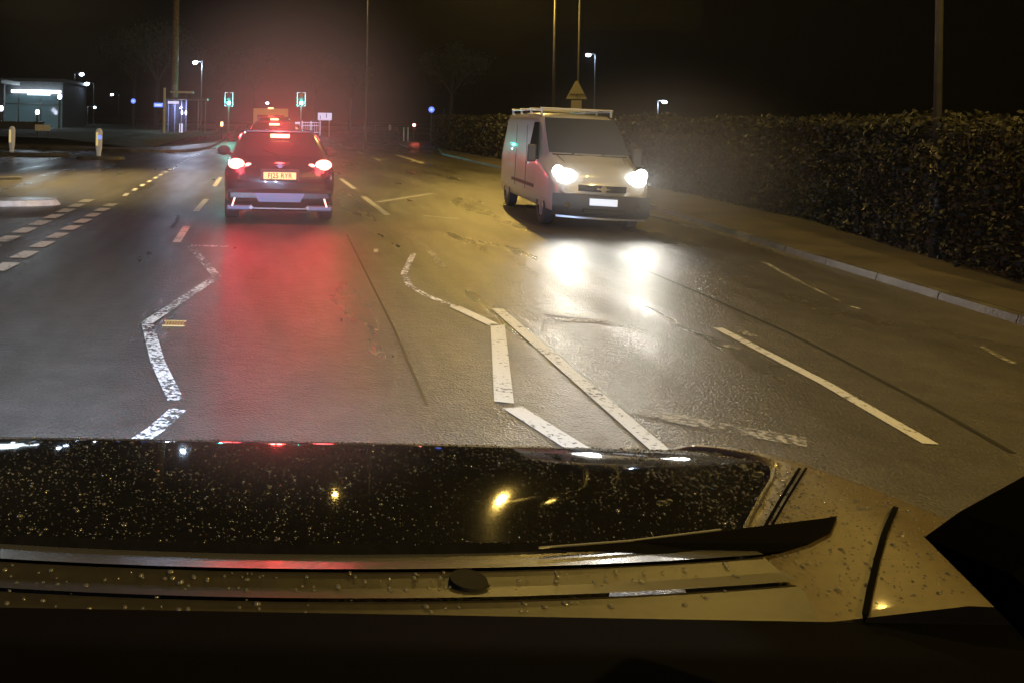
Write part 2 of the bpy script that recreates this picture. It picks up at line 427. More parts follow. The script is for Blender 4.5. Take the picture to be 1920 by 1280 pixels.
def suv(name, loc, label, cat, paint, sc=1.0, plate=None, tails=True, rz=0, high=True, group=None, glow=1.0, detail=True):
    c = empty(name, loc, rz); tag(c, label, cat, group); c.scale = (sc, sc, sc)
    st = [(0.0, .42, .70, .86, .60, .95), (.05, .30, .83, .96, .62, 1.02), (.16, .24, .885, .97, .60, 1.08), (.34, .22, .90, .97, .59, 1.30), (.5, .2, .905, .98, .585, 1.44),
          (.8, .2, .905, .98, .60, 1.49), (1.5, .2, .905, .97, .62, 1.52), (2.3, .2, .905, .96, .62, 1.49), (2.8, .2, .905, .95, .6, 1.28), (3.15, .2, .9, .93, .66, 1.06),
          (3.7, .2, .89, .86, .6, .95), (4.05, .24, .84, .72, .5, .82), (4.2, .35, .68, .6, .4, .68)]
    mb = MB(); vs = mb.grid([car_section(*s) for s in st], close=True)
    mb.bm.faces.new(vs[0][::-1]); mb.bm.faces.new(vs[-1])
    body = mb.build('body', paint, c, smooth=True)
    cut = []
    for y in (.78, 3.38): cut.append(MB().cyl((-1.1, y, .34), (1.1, y, .34), .39, n=28))
    boolean_cut(body, cut)
    MB().box(-.6, .6, .3, 3.9, .18, .6).build('underbody', M['black'], c)
    for x in (-.78, .78):
        for y in (.78, 3.38): wheel(c, x, y, .34)
    # rear window, following the tailgate slope
    g = MB(); g.grid([[(x*k, y, z) for x in (-1, -.5, 0, .5, 1)] for k, y, z in ((.60, .125, 1.085), (.585, .325, 1.31), (.55, .465, 1.435))])
    g.build('rear_window', M['glass'], c)
    # side windows
    for s in (-1, 1):
        g = MB(); g.grid([[(s*(.865+.004), y, 1.0) for y in (.75, 1.5, 2.2, 2.9)], [(s*(.665), y*.97+.06, 1.4) for y in (.8, 1.5, 2.2, 2.5)]])
        g.build('side_window', M['glass'], c)
    sp = MB(); sp.box(-.56, .56, .34, .62, 1.462, 1.50, .012); sp.build('roof_spoiler', paint, c)
    if high: MB().box(-.155, .155, .322, .346, 1.375, 1.435, .008).build('high_brake_light', M['high'], c)
    # bumper
    b = MB(); b.box(-.84, .84, -.06, .2, .36, .56, .06); b.build('rear_bumper', M['trim'] if paint != M['car_dark'] else paint, c, smooth=False)
    d = MB(); d.prism([(-.40, -.066, .50), (.40, -.066, .50), (.33, -.066, .36), (-.33, -.066, .36)], (0, .03, 0))
    d.box(-.33, .33, -.075, -.06, .415, .43); d.build('diffuser_panel', M['bluegrey'], c)
    MB().box(-.42, .42, -.08, .1, .245, .275, .01).build('chrome_strip', M['chrome'], c)
    for s in (-1, 1):
        k = MB(); k.prism([(s*.70, -.07, .42), (s*.725, -.07, .42), (s*.765, -.07, .29), (s*.74, -.07, .29)], (0, .02, 0)); k.build('reflector', M['tail2'] if detail else M['lens_red'], c)
        k = MB(); k.box(min(s*.44, s*.84), max(s*.44, s*.84), -.05, .2, .22, .30, .02); k.build('bumper_corner', M['bluegrey'], c)
        L = MB(); L.sph((s*.70, .035, .955), .1, (1.3, .6, .85), 16, 10); lo = L.build('tail_light', M['tail'] if tails else M['lens_red'], c, smooth=True)
        L = MB(); L.sph((s*.50, .03, .93), .055, (1.2, .55, .8), 14, 8); L.build('inner_tail_light', M['tail2'] if tails else M['lens_red'], c, smooth=True)
        L = MB(); L.box(min(s*.38, s*.8), max(s*.38, s*.8), .0, .06, .905, .915); L.build('tail_light_bar', M['lens_red'], c)
        mi = MB(); mi.sph((s*1.0, 2.25, 1.08), .11, (1.15, .6, .85), 14, 10); mi.cyl((s*.84, 2.3, 1.0), (s*.96, 2.26, 1.05), .03, .03, 8)
        mi.build('door_mirror', M['trim'], c, smooth=True)
        MB().cyl((s*.45, -.062, .27), (s*.45, .1, .27), .03, n=12).build('exhaust_pipe', M['chrome'], c)
    # plate recess, plate
    p = MB(); p.box(-.26, .26, -.03, -.02, .72, .83); po = p.build('number_plate', M['plate_y'], c)
    MB().box(-.31, .31, -.018, .05, .69, .88, .01).build('plate_recess', M['trim'], c)
    if plate: text_mesh('plate_lettering', plate, .112, M['ink'], po, (0, -.032, .773), (R(90), 0, 0), .001, .0010, .86)
    e = MB(); e.cyl((0, -.02, .935), (0, .04, .935), .04, n=20); e.box(-.07, .07, -.018, .03, .93, .942)
    e.build('emblem', M['bluegrey'], c)
    w_ = MB(); w_.tube([(0.02, .1, 1.09), (-.28, .2, 1.2)], .008, 6); w_.build('rear_wiper', M['black'], c)
    if tails:
        for s in (-1, 1):
            lamp('POINT', 'brake_glow', (s*.70, -.10, .95), 38*glow, (1, .045, .06), .16, parent=c)
        lamp('POINT', 'extra_red_glow', (0, -.32, 1.52), 90*glow, (1, .05, .045), .1, parent=c)  # extra light hung in open air, added to redden the vapour
    return c

suv('car', (.32, 13.4, 0), 'dark hatchback with brake lights on and yellow plate, last in the queue ahead', 'car', M['car_dark'], 1.0, 'FJ25 RYR')
suv('car', (.45, 27.0, 0), 'dark car hidden behind the nearest hatchback, its high brake light showing above the roof', 'car', M['car_grey'], 1.06, detail=False, glow=.8)
suv('car', (.62, 37.5, 0), 'dark tall car directly behind the white van, third from us in the queue', 'car', M['car_grey'], 1.16, detail=False, glow=.8)
# white box-bodied van at the head
v = empty('white_van', (.55, 47, 0)); tag(v, 'white high-roofed van standing at the head of the traffic queue', 'van')
b = MB(); b.box(-.98, .98, 0, 3.4, .45, 2.22, .05); b.build('body', M['vanw'], v)
b = MB(); b.box(-.95, .95, 3.42, 5.0, .4, 1.5, .12); b.build('cab', M['vanw'], v)
for s in (-1, 1):
    k = MB(); k.box(min(s*.03, s*.9), max(s*.03, s*.9), -.02, -.004, .6, 2.05, .01); dr = k.build('rear_door', M['vanw'], v)
    k = MB(); k.box(min(s*.15, s*.75), max(s*.15, s*.75), -.028, -.021, 1.35, 1.85); k.build('window', M['glass'], dr)
    MB().box(s*.93-.05, s*.93+.05, -.03, -.003, .9, 1.25, .01).build('tail_light', M['lens_red'], v)
    for y in (.8, 4.1): wheel(v, s*.85, y, .34)
MB().box(-.95, .95, -.1, .0, .4, .55, .03).build('bumper', M['trim'], v)
MB().box(-.15, .15, -.03, .05, 2.225, 2.27, .01).build('roof_lamp', M['amber'], v)

# ------------------------------------------------------------------ oncoming van
def oncoming_van():
    c = empty('oncoming_van', (5.36, 13.15, -.01), R(-6)); k = .965; c.scale = (k*.83, k, k); c.rotation_euler.y = R(1.8)
    tag(c, 'pale panel van with roof rack and blazing headlights coming towards us', 'van')
    def sec(y, zb, hw, mid, tw, top):
        h = [(0, zb), (hw*.8, zb), (hw*.97, zb+.05), (hw, zb+.25), (hw, mid), (hw*.985, mid+.1 if top-mid > .3 else mid+(top-mid)*.3), (tw+.03, top-.16 if top-mid > .3 else mid+(top-mid)*.6), (tw, top-.07), (tw-.09, top-.01), (0, top+.02)]
        return [(x, y, z) for x, z in h] + [(-x, y, z) for x, z in h[-2:0:-1]]
    st = [(0, .36, .70, .6, .58, .74), (.05, .28, .82, .66, .68, .86), (.16, .26, .91, .75, .74, .98), (.45, .25, .945, .85, .76, 1.10), (.82, .25, .95, .95, .76, 1.20),
          (.98, .25, .95, 1.0, .76, 1.32), (1.3, .25, .95, 1.02, .77, 1.62), (1.62, .25, .95, 1.02, .77, 1.86), (1.9, .25, .95, 1.03, .78, 1.93), (2.6, .25, .95, 1.03, .8, 1.95),
          (4.5, .25, .95, 1.03, .8, 1.95), (4.72, .3, .93, 1.03, .78, 1.92), (4.8, .36, .9, 1.0, .76, 1.85)]
    mb = MB(); vs = mb.grid([sec(*s) for s in st], close=True); mb.bm.faces.new(vs[0][::-1]); mb.bm.faces.new(vs[-1])
    body = mb.build('body', M['van'], c, smooth=True)
    boolean_cut(body, [MB().cyl((-1.2, y, .34), (1.2, y, .34), .41, n=28) for y in (.85, 3.95)])
    MB().box(-.62, .62, .35, 4.6, .2, .75).build('underbody', M['black'], c)
    for x in (-.83, .83):
        for y in (.85, 3.95): wheel(c, x, y, .335, .21)
    # windscreen follows the raked front
    g = MB(); g.grid([[(x*hw, y-.012-.05*(1-abs(x)**2), z+.008) for x in (-1, -.6, -.2, .2, .6, 1)] for hw, y, z in ((.80, .90, 1.235), (.79, 1.14, 1.47), (.76, 1.4, 1.695), (.73, 1.6, 1.845))])
    g.build('windscreen', mat('screen_glow_tint', (.035, .042, .056), .2, spec=.3), c, smooth=True)  # headlight glow over the glass is put into its blue-grey colour
    for s in (-1, 1):
        g = MB(); g.face([(s*.958, 1.12, 1.1), (s*.958, 2.0, 1.1), (s*.835, 2.0, 1.76), (s*.835, 1.62, 1.76)]); g.build('side_window', M['glass'], c)
        m_ = MB(); m_.box(s*1.08-.09, s*1.08+.09, 1.12, 1.2, 1.05, 1.36, .03); m_.cyl((s*.94, 1.2, 1.12), (s*1.02, 1.17, 1.15), .03, n=8); m_.build('door_mirror', M['trim'], c)
        h_ = MB(); h_.sph((s*.66, .10, .875), .18, (1.1, .6, .72), 24, 14); h_.sph((s*.80, .20, .95), .12, (.9, .9, .85), 20, 12)  # swollen past lamp size so that the shape takes in the glare
        h_.build('headlight', M['head'], c, smooth=True)
        f_ = MB(); f_.cyl((s*.66, -.045, .42), (s*.66, .05, .42), .05, n=14); f_.build('fog_light', M['glass'], c)
        # side trims and handle
        t_ = MB(); t_.box(s*.955-.008, s*.955+.008, 1.4, 3.4, .58, .64); t_.build('side_moulding', M['trim'], c)
        t_ = MB(); t_.box(s*.958-.012, s*.958+.012, 1.95, 2.1, .98, 1.01); t_.build('door_handle', M['chrome'], c)
        for y_ in (2.12, 3.1): MB().box(s*.953-.003, s*.953+.003, y_, y_+.01, .5, 1.7).build('door_seam', M['black'], c)
    b = MB(); b.grid([[(x*1.03, y-.075-.13*(1-abs(x/.9)**2), z) for x in (-.9, -.72, -.45, 0, .45, .72, .9)] for y, z in ((.2, .24), (.13, .3), (.11, .42), (.13, .60))])
    b.build('front_bumper', M['trim'], c, smooth=True)
    lp = MB(); lp.grid([[(x, .04-.16*(1-abs(x/.85)**2), z) for x in (-.85, -.5, 0, .5, .85)] for z in (.215, .245)]); lp.build('bumper_lip', M['silver'], c, smooth=True)
    g = MB(); g.grid([[(x, .01-.06*(1-abs(x/.5)**2), z) for x in (-.46, -.2, 0, .2, .46)] for z in (.655, .70, .76)]); g.build('grille', M['black'], c)
    e = MB(); e.cyl((0, -.085, .705), (0, -.05, .705), .055, n=20); e.box(-.12, .12, -.075, -.05, .69, .715, .004); e.build('emblem', M['chrome'], c)
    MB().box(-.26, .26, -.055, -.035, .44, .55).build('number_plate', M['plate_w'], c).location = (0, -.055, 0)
    wl = MB(); wl.box(-.74, .74, .80, .86, 1.205, 1.222); wl.build('wiper_cowl', M['black'], c)
    for x in (-.35, .25): MB().tube([(x, .84, 1.225), (x+.42, .98, 1.345)], .009, 6).build('wiper', M['black'], c)
    iv = MB(); iv.box(-.40, .40, -.150, -.12, .30, .39, .01); iv.build('lower_intake', M['black'], c)
    for z_ in (.325, .35): MB().box(-.38, .38, -.156, -.151, z_, z_+.008).build('intake_bar', M['trim'], c)
    for s in (-1, 1):
        bs = MB(); bs.tube([(s*.50, .06, .80), (s*.60, .45, 1.09), (s*.66, .80, 1.20)], .006, 6); bs.build('bonnet_seam', M['black'], c)
        bi = MB(); bi.box(min(s*.80, s*.9), max(s*.80, s*.9), .10, .2, .46, .53, .01); bi.build('indicator', M['lens_red'], c)
    # roof rack
    r = MB()
    for s in (-1, 1): r.box(s*.72-.018, s*.72+.018, 1.75, 4.6, 1.985, 2.01, .005)
    rk = r.build('roof_rack', M['silver'], c)
    for y in (1.8, 2.7, 3.6, 4.5):
        q = MB(); q.box(-.78, .78, y-.03, y+.03, 2.013, 2.04, .006)
        for s in (-1, 1): q.box(s*.74-.02, s*.74+.02, y-.02, y+.02, 1.90, 2.012)
        q.build('crossbar', M['silver'], rk)
    for s in (-1, 1):
        lamp('SPOT', 'headlight_beam', (s*.68, -.12, .88), 125, (1, .95, .84), .10, (s*.6-.8, -12, .1), 95, 1, c)
    return c
oncoming_van()

# ------------------------------------------------------------------ our own car
def wd(y): return sm_(wd0, y, .07)
def wd0(y): return interp([(.75, .47), (1.0, .475), (1.15, .487), (1.3, .507), (1.4, .537), (1.5, .567), (1.56, .60), (1.62, .70)], y)
def wx(y): return interp([(.9, .86), (1.0, .855), (1.15, .832), (1.3, .805), (1.5, .775), (1.62, .72)], y)
def cd(y): d = y-1; return .51+.09*d+.08*d*d+3.0*max(0, y-1.47)**2
def sm_(f, y, h=.05): return (f(y-h)+f(y-h/2)+2*f(y)+f(y+h/2)+f(y+h))/6
def bx(y): return sm_(bx0, y)
def bx0(y): return interp([(.9, .575), (1.05, .598), (1.17, .70), (1.27, .79), (1.4, .778), (1.5, .763), (1.62, .71)], y)      # shut line of the bonnet
def hood_z(x, y):
    t = abs(x)/bx(y); c = cd(y); k = min(1, max(0, (y-1.03)/.28)); k = k*k*(3-2*k); e = (c+.004)*(1-k)+(wd(y)+.010)*k
    return CAMH - (c + (e-c)*t**3)
def rear_y(x): return 1.0 + .05*min(1, abs(x)/.6)**2
own = empty('our_car', (0, 0, 0)); tag(own, 'black bonnet and wing of our own car, beaded with rain, seen from behind the windscreen', 'car')
mb = MB(); rows = []
for j in range(60):
    v_ = (j/59); row = []
    for i in range(-24, 25):
        u = i/24
        y0 = rear_y(u*.6); y = y0 + (1.615-y0)*v_
        x = u*(bx(y)-.004); row.append((x, y, hood_z(x, y)))
    rows.append(row)
rear = [(p[0], p[1]-.004, p[2]-.03) for p in rows[0]]
mb.grid([rear]+rows+[[(p[0]*.96, p[1]+.02, p[2]-.35) for p in rows[-1]]]); mb.build('bonnet', M['bonnet'], own, smooth=True)
# raised bonnet creases
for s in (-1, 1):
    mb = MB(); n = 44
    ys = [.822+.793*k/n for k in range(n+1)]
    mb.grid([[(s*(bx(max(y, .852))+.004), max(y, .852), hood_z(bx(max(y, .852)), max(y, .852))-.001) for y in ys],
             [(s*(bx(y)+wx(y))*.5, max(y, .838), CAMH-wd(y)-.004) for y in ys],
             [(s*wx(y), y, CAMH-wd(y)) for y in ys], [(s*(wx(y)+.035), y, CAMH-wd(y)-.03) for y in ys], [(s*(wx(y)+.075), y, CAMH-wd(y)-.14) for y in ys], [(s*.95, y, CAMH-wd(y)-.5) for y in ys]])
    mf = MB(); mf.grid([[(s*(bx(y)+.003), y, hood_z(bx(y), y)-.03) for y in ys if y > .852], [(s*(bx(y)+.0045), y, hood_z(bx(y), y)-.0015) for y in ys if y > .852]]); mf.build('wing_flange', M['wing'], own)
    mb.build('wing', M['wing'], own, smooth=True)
    mb = MB(); mb.tube([(s*(bx(y)+.012), y, hood_z(bx(y), y)+.003) for y in ys[13:26]], .0012, 6)
    mb.build('bonnet_seal', M['rubber'], own)
def body_z(x, y):
    """height of the bonnet and wing skin"""
    a, b_, w_ = abs(x), bx(y), wx(y)
    if a <= b_: return hood_z(x, y)
    z0, z1 = hood_z(b_, y)-.001, CAMH-wd(y); m_ = (b_+w_)/2
    if a < m_: return z0 + (z1-.004-z0)*(a-b_)/(m_-b_)
    if a < w_: return z1-.004 + .004*(a-m_)/(w_-m_)
    return z1 - .03*(a-w_)/.035
def on_body(px, py, up=.0028):
    D = .846
    while D < 1.6:
        p = P(px, py, D)
        if p.z <= body_z(p.x, p.y)+up: return p
        D += .0005
    return P(px, py, .97)
def line_on_body(name, pts, w_, m_):
    ps = [on_body(*p) for k in range(len(pts)-1) for p in [(pts[k][0]+(pts[k+1][0]-pts[k][0])*t/8, pts[k][1]+(pts[k+1][1]-pts[k][1])*t/8) for t in range(8)]]+[on_body(*pts[-1])]
    mb = MB(); A_, B_ = [], []
    for i_, p in enumerate(ps):
        t = (ps[min(i_+1, len(ps)-1)]-ps[max(i_-1, 0)]).normalized(); nr = Vector((t.y, -t.x, 0))*w_/2
        A_.append(p+nr); B_.append(p-nr)
    mb.grid([A_, B_]); return mb.build(name, m_, own)
line_on_body('wing_gap', [(1618, 1175), (1630, 1110), (1644, 1050), (1658, 1000), (1680, 949)], .006, M['inner'])
line_on_body('bonnet_gap', [(1432, 990), (1462, 938), (1500, 876)], .004, M['inner'])
line_on_body('bonnet_gap', [(1444, 990), (1474, 938), (1512, 876)], .003, M['inner'])
# flat black sheet painting the dark gap under the bonnet's rear edge
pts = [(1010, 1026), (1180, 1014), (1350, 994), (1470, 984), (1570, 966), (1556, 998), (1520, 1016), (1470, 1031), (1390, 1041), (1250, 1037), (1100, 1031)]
mb = MB(); mb.prism([on_body(a, b_, .003) for a, b_ in pts], (0, 0, -.001)); mb.build('scuttle_gap_dark', M['inner'], own)
mb = MB(); mb.tube([on_body(a, b_, .004) for a, b_ in ((1010, 1026), (1180, 1013), (1350, 992))], .0014, 6); mb.build('bonnet_edge', M['silver'], own)
# scuttle: several stepped strips between the bonnet and the screen
def strip(name, m, y0, y1, d0, d1, x0=-.95, x1=.60, n=24, bow=.05):
    mb = MB(); r0, r1 = [], []
    for i in range(n+1):
        x = x0+(x1-x0)*i/n; o_ = bow*min(1, abs(x)/.6)**2
        r0.append((x, y0+o_, CAMH-d0)); r1.append((x, y1+o_, CAMH-d1))
    mb.grid([r0, r1]); return mb.build(name, m, own, smooth=True)
strip('scuttle_panel', mat('satin_strip', (.07, .068, .065), .27, metal=.4, bump=.03, bscale=30), .997, .934, .5185, .5018)
strip('scuttle_panel', M['cowl'], .933, .901, .505, .505)
strip('scuttle_panel', M['cowl'], .9, .874, .5045, .500)
strip('scuttle_panel', M['cowl'], .873, .80, .5035, .5035)
# washer cover
mb = MB(); mb.cyl((.236, .915, CAMH-.508), (.236, .915, CAMH-.499), .023, .020, 28); mb.build('washer_cover', M['black'], own, smooth=False)
# dashboard inside
mb = MB(); rows = []
for k in range(9):
    y = .845-.6*k/8; z = CAMH-.498-.06*(k/8)+.012*math.sin(k); rows.append([(x, y, z) for x in (-1.0, -.6, -.2, .2, .6, .95)])
mb.grid([[(x, .846, CAMH-.62) for x in (-1.0, -.6, -.2, .2, .6, .95)]]+rows+[[(x, .2, .7) for x in (-1.0, -.6, -.2, .2, .6, .95)]]); mb.build('dashboard', M['inner'], own, smooth=True)
# trim at the foot of the windscreen pillar
D_ = .62; mb = MB(); mb.prism([P(1733, 1006, D_), P(1800, 958, D_), P(1905, 900, D_), P(2120, 780, D_), P(2120, 1420, D_), P(1890, 1163, D_)], (.02, -.05, 0))
mb.build('pillar_trim', M['inner'], own)
MB().box(-.62, .62, -2.2, .02, CAMH+.26, CAMH+.31, .01).build('roof', M['bonnet'], own)  # unseen roof, tailgate and doors, added to shade the dashboard
MB().box(-.62, .62, -2.3, -2.2, .5, CAMH+.3).build('tailgate', M['bonnet'], own)
for s in (-1, 1): MB().box(s*.9-.03, s*.9+.03, -2.2, .45, .4, CAMH-.48, .01).build('door', M['bonnet'], own)
# windscreen glass and the drops on it
def screen_mat():
    m = bpy.data.materials.new('windscreen_glass'); m.use_nodes = True; n = m.node_tree; L = n.links.new
    n.nodes.remove(n.nodes['Principled BSDF']); t = n.nodes.new('ShaderNodeBsdfTransparent'); g = n.nodes.new('ShaderNodeBsdfGlossy')
    g.inputs['Roughness'].default_value = .02; t.inputs[0].default_value = (.97, .98, .97, 1)
    f = n.nodes.new('ShaderNodeLayerWeight'); f.inputs[0].default_value = .5; x = n.nodes.new('ShaderNodeMixShader')
    pw = n.nodes.new('ShaderNodeMath'); pw.operation = 'POWER'; pw.inputs[1].default_value = 5; L(f.outputs['Facing'], pw.inputs[0])
    ma = n.nodes.new('ShaderNodeMath'); ma.operation = 'MULTIPLY_ADD'; ma.inputs[1].default_value = .5; ma.inputs[2].default_value = .02; L(pw.outputs[0], ma.inputs[0])
    L(ma.outputs[0], x.inputs[0]); L(t.outputs[0], x.inputs[1]); L(g.outputs[0], x.inputs[2]); L(x.outputs[0], n.nodes['Material Output'].inputs[0]); return m
mb = MB(); rows = []
for k in range(8):
    t = k/7; rows.append([(x, .86-.78*t+.0*(abs(x))**2, CAMH-.512+.80*t) for x in (-1.0, -.5, 0, .5, 1.0)])
mb.grid(rows); ws = mb.build('windscreen', screen_mat(), own, smooth=True)
def on_screen(px, py):
    a = P(px, py, 1.0); o = Vector((0, 0, CAMH)); d = a-o
    # plane z = CAMH-.512+ (.86-y)/.78*.80
    k = .80/.78; t = (-.512+.86*k)/(d.z + k*d.y); return o+d*t
dropm = mat('screen_drop', (.6, .6, .58), .3, alpha=.30)
mb = MB()
nrm = Vector((0, -.80, -.78)).normalized()
for px, py, r in ((1420, 887, .0040), (1240, 941, .0040), (1252, 938, .0036), (1280, 1078, .0019), (1260, 1118, .0017)):
    c_ = on_screen(px, py); q = nrm.to_track_quat('Z', 'Y').to_matrix().to_4x4()
    bmesh.ops.create_uvsphere(mb.bm, u_segments=20, v_segments=8, radius=r, matrix=Matrix.Translation(c_+nrm*.0005) @ q @ Matrix.Diagonal((1, 1, .2, 1)))
mb.build('screen_drops', dropm, ws, smooth=True)['kind'] = 'stuff'

M['water'] = mat('rain_bead', (.13, .13, .13), .13, spec=1.0, alpha=.5)
# rain beads on the bonnet and wing: far too many to count
base = []; nseg = 8
for a_, h_ in ((1.0, 0.0), (.86, .34), (.5, .58)): base += [(a_*math.cos(2*math.pi*i/nseg), a_*math.sin(2*math.pi*i/nseg), h_) for i in range(nseg)]
base.append((0, 0, .68)); nb = len(base)
bf = [(r*nseg+i, r*nseg+(i+1) % nseg, (r+1)*nseg+(i+1) % nseg, (r+1)*nseg+i) for r in range(2) for i in range(nseg)] + [(2*nseg+i, 2*nseg+(i+1) % nseg, 3*nseg) for i in range(nseg)]
def beads(name, n, sampler, m):
    vs, fs = [], []
    for k in range(n):
        p, nn, r = sampler(); a = random.random()*6.28; el = random.uniform(.8, 1.25); ca, sa = math.cos(a), math.sin(a)
        o = len(vs)
        for bx_, by_, bz_ in base:
            x, y, z = bx_*r*el, by_*r/el, bz_*r*random.uniform(.95, 1.05)
            x, y = x*ca-y*sa, x*sa+y*ca
            vs.append((p[0]+x, p[1]+y, p[2]+z+x*nn[0]+y*nn[1]))
        fs += [tuple(o+i for i in f) for f in bf]
    me = bpy.data.meshes.new(name); me.from_pydata(vs, [], fs); me.materials.append(m)
    for q in me.polygons: q.use_smooth = True
    o = bpy.data.objects.new(name, me); COL.objects.link(o); return o
def s_hood():
    while 1:
        y = random.uniform(1.005, 1.585); x = random.uniform(-.95, .85)
        if random.random() < .2: x = random.uniform(.6, .86); y = random.uniform(.86, 1.5)
        elif y < rear_y(x)+.005: continue
        if noise.noise(Vector((x*3, y*3, 2))) < random.uniform(-.9, .15)-.05: continue
        r = min(.0045, .00095*math.exp(random.gauss(0, .45)))
        e = .003; f = body_z
        if abs(x) > wx(y)+.02: continue
        z = f(x, y)
        return (x, y, z), ((f(x+e, y)-z)/e, (f(x, y+e)-z)/e), r
tag(beads('raindrops', 11000, s_hood, M['water']), 'rain beads scattered over the black bonnet', 'raindrops', kind='stuff')
def s_cowl():
    x = random.uniform(-.6, .58); y = random.uniform(.85, .93)+.05*min(1, abs(x)/.6)**2
    return (x, y, CAMH-.5035), (0, 0), random.uniform(.0012, .0035)
tag(beads('raindrops', 220, s_cowl, M['water']), 'larger rain beads lying on the scuttle below the windscreen', 'raindrops', kind='stuff')
for s in (-1, 1): lamp('SPOT', 'dipped_beam', (s*.68, 1.95, .8), 1150, (.52, .68, 1), .07, (s*1.2, 9, -.2), 92, 1, own)

# ------------------------------------------------------------------ street lamps
def street_lamp(loc, height, label, arm=1.6, dirx=-1, color='sod', power=3000, cast=True, r0=.09, group='street lamps', aim=None):
    c = empty('street_lamp', loc); tag(c, label, 'street lamp', group)
    p = MB(); p.cyl((0, 0, 0), (0, 0, 1.4), r0, r0*.98, 14); p.cyl((0, 0, 1.4), (0, 0, height-.3), r0*.62, r0*.45, 14); p.build('post', M['galv'], c, smooth=True)
    a = MB(); a.tube([(0, 0, height-.32), (dirx*.15, 0, height-.08), (dirx*.5, 0, height), (dirx*arm, 0, height+.02)], r0*.38, 8); a.build('arm', M['galv'], c, smooth=True)
    h = MB(); h.sph((dirx*(arm+.3), 0, height+.03), .36, (1, .42, .28), 16, 8); hd = h.build('lamp_head', M['signback'], c, smooth=True)
    b_ = MB(); b_.sph((dirx*(arm+.34), 0, height-.05), .16, (1, .5, .32), 14, 8); b_.build('lamp_glass', M['sodlamp'] if color == 'sod' else M['ledlamp'], hd, smooth=True)
    if aim:
        src = (dirx*(arm+.34), 0, height-.28); lamp('SPOT', 'lamp_light', src, power, (1, .70, .28) if color == 'sod' else LEDW, .07, (aim[0]-loc[0], aim[1]-loc[1], 0), 75, 1, c)
    elif cast: lamp('POINT', 'lamp_light', (dirx*(arm+.34), 0, height-.28), power, SODIUM if color == 'sod' else LEDW, .07, parent=c)
    return c
street_lamp((8.42, 10.42, .07), 8, 'grey lamp post standing against the hedge at the right', 2.4, power=750, r0=.07)
street_lamp((9.9, -3, .11), 8, 'street lamp on the pavement behind our car', 2.4, power=5200)
street_lamp((11.0, 31.5, .12), 8.3, 'tall street lamp post standing just behind the oncoming van roof', 2.2, power=2500)
tsgn = street_lamp((12.6, 33.3, .12), 9.5, 'thin lamp post carrying the back of a triangular sign', 1.5, power=10, cast=False, r0=.07)
street_lamp((5.9+.0, 47, 0), 10, 'far lamp post in the dark beyond the junction', 1.4, power=220, r0=.08)
street_lamp((-11.5, 23, 0), 8, 'street lamp at the mouth of the side road', 3.2, 1, power=12000, aim=(-1.9, 22, 0))
street_lamp((-9.0, -2, 0), 8, 'added cool fill lamp, unseen to the left behind our car', 2.2, 1, 'led', power=5200, aim=(-3.2, 6.5, 0))  # unseen lamp, added to throw cool light on the left lane
# triangular sign seen from behind
sg = empty('warning_sign', P(1081, 190, 33.1)); tag(sg, 'grey back of a triangular warning sign fixed to the thin lamp post', 'sign')
MB().prism([(-.42, 0, .08), (.42, 0, .08), (.04, 0, .80), (-.04, 0, .80)], (0, .02, 0)).build('sign_plate', M['signback'], sg)
MB().box(-.2, .2, 0, .02, -.32, .03).build('lower_plate', M['signback'], sg)
MB().box(-.05, .05, -.03, .0, .2, .24).box(-.3, .3, -.02, -.001, .25, .29).build('bracket', M['galv'], sg)

# small far LED street lamps, each seen as a bright head
for px, py, D, hgt, lab, dr in ((153, 140, 95, None, 'distant white street lamp, upper one of the pair above the lit shop', 1), (163, 158, 80, None, 'distant white street lamp, lower and brighter of the pair by the lit shop', -1),
                         (366, 118, 64, None, 'white street lamp above the right end of the bus shelter', -1), (1103, 104, 75, None, 'distant white street lamp just right of the triangular sign post', -1),
                         (1246, 192, 62, None, 'small white street lamp showing over the hedge', 1), (177, 202, 100, None, 'tiny far white lamp low over the dark verge', 1), (845, 206, 150, None, 'faint farthest lamp right of the blue sign', 1),
                         (501, 194, 110, None, 'tiny white lamp over the roof of the white van', 1), (210, 178, 140, None, 'faint lamp dot between the shop and the blue disc sign', -1)):
    h = P(px, py, D); st_ = D/60
    c = empty('street_lamp', (h.x-dr*.5*st_, h.y, 0)); tag(c, lab, 'street lamp', 'distant street lamps')
    pm = MB(); pm.cyl((0, 0, 0), (0, 0, h.z+.1), .07, .05, 10); pm.build('post', M['galv'], c)
    pm = MB(); pm.cyl((0, 0, h.z+.1), (dr*.5*st_, 0, h.z+.14), .04, .04, 8); pm.build('arm', M['galv'], c)
    pm = MB(); sz = .13*st_ if px not in (845, 210, 501, 177) else .08*st_
    pm.sph((dr*.5*st_, 0, h.z), sz, (1.25, 1, .8), 12, 8); pm.build('lamp_head', M['ledlamp'], c, smooth=True)
    if px in (366, 1103, 1246): lamp('POINT', 'lamp_light', (dr*.5*st_, -.3, h.z-.25), 260 if px != 366 else 500, LEDW, .1, parent=c)

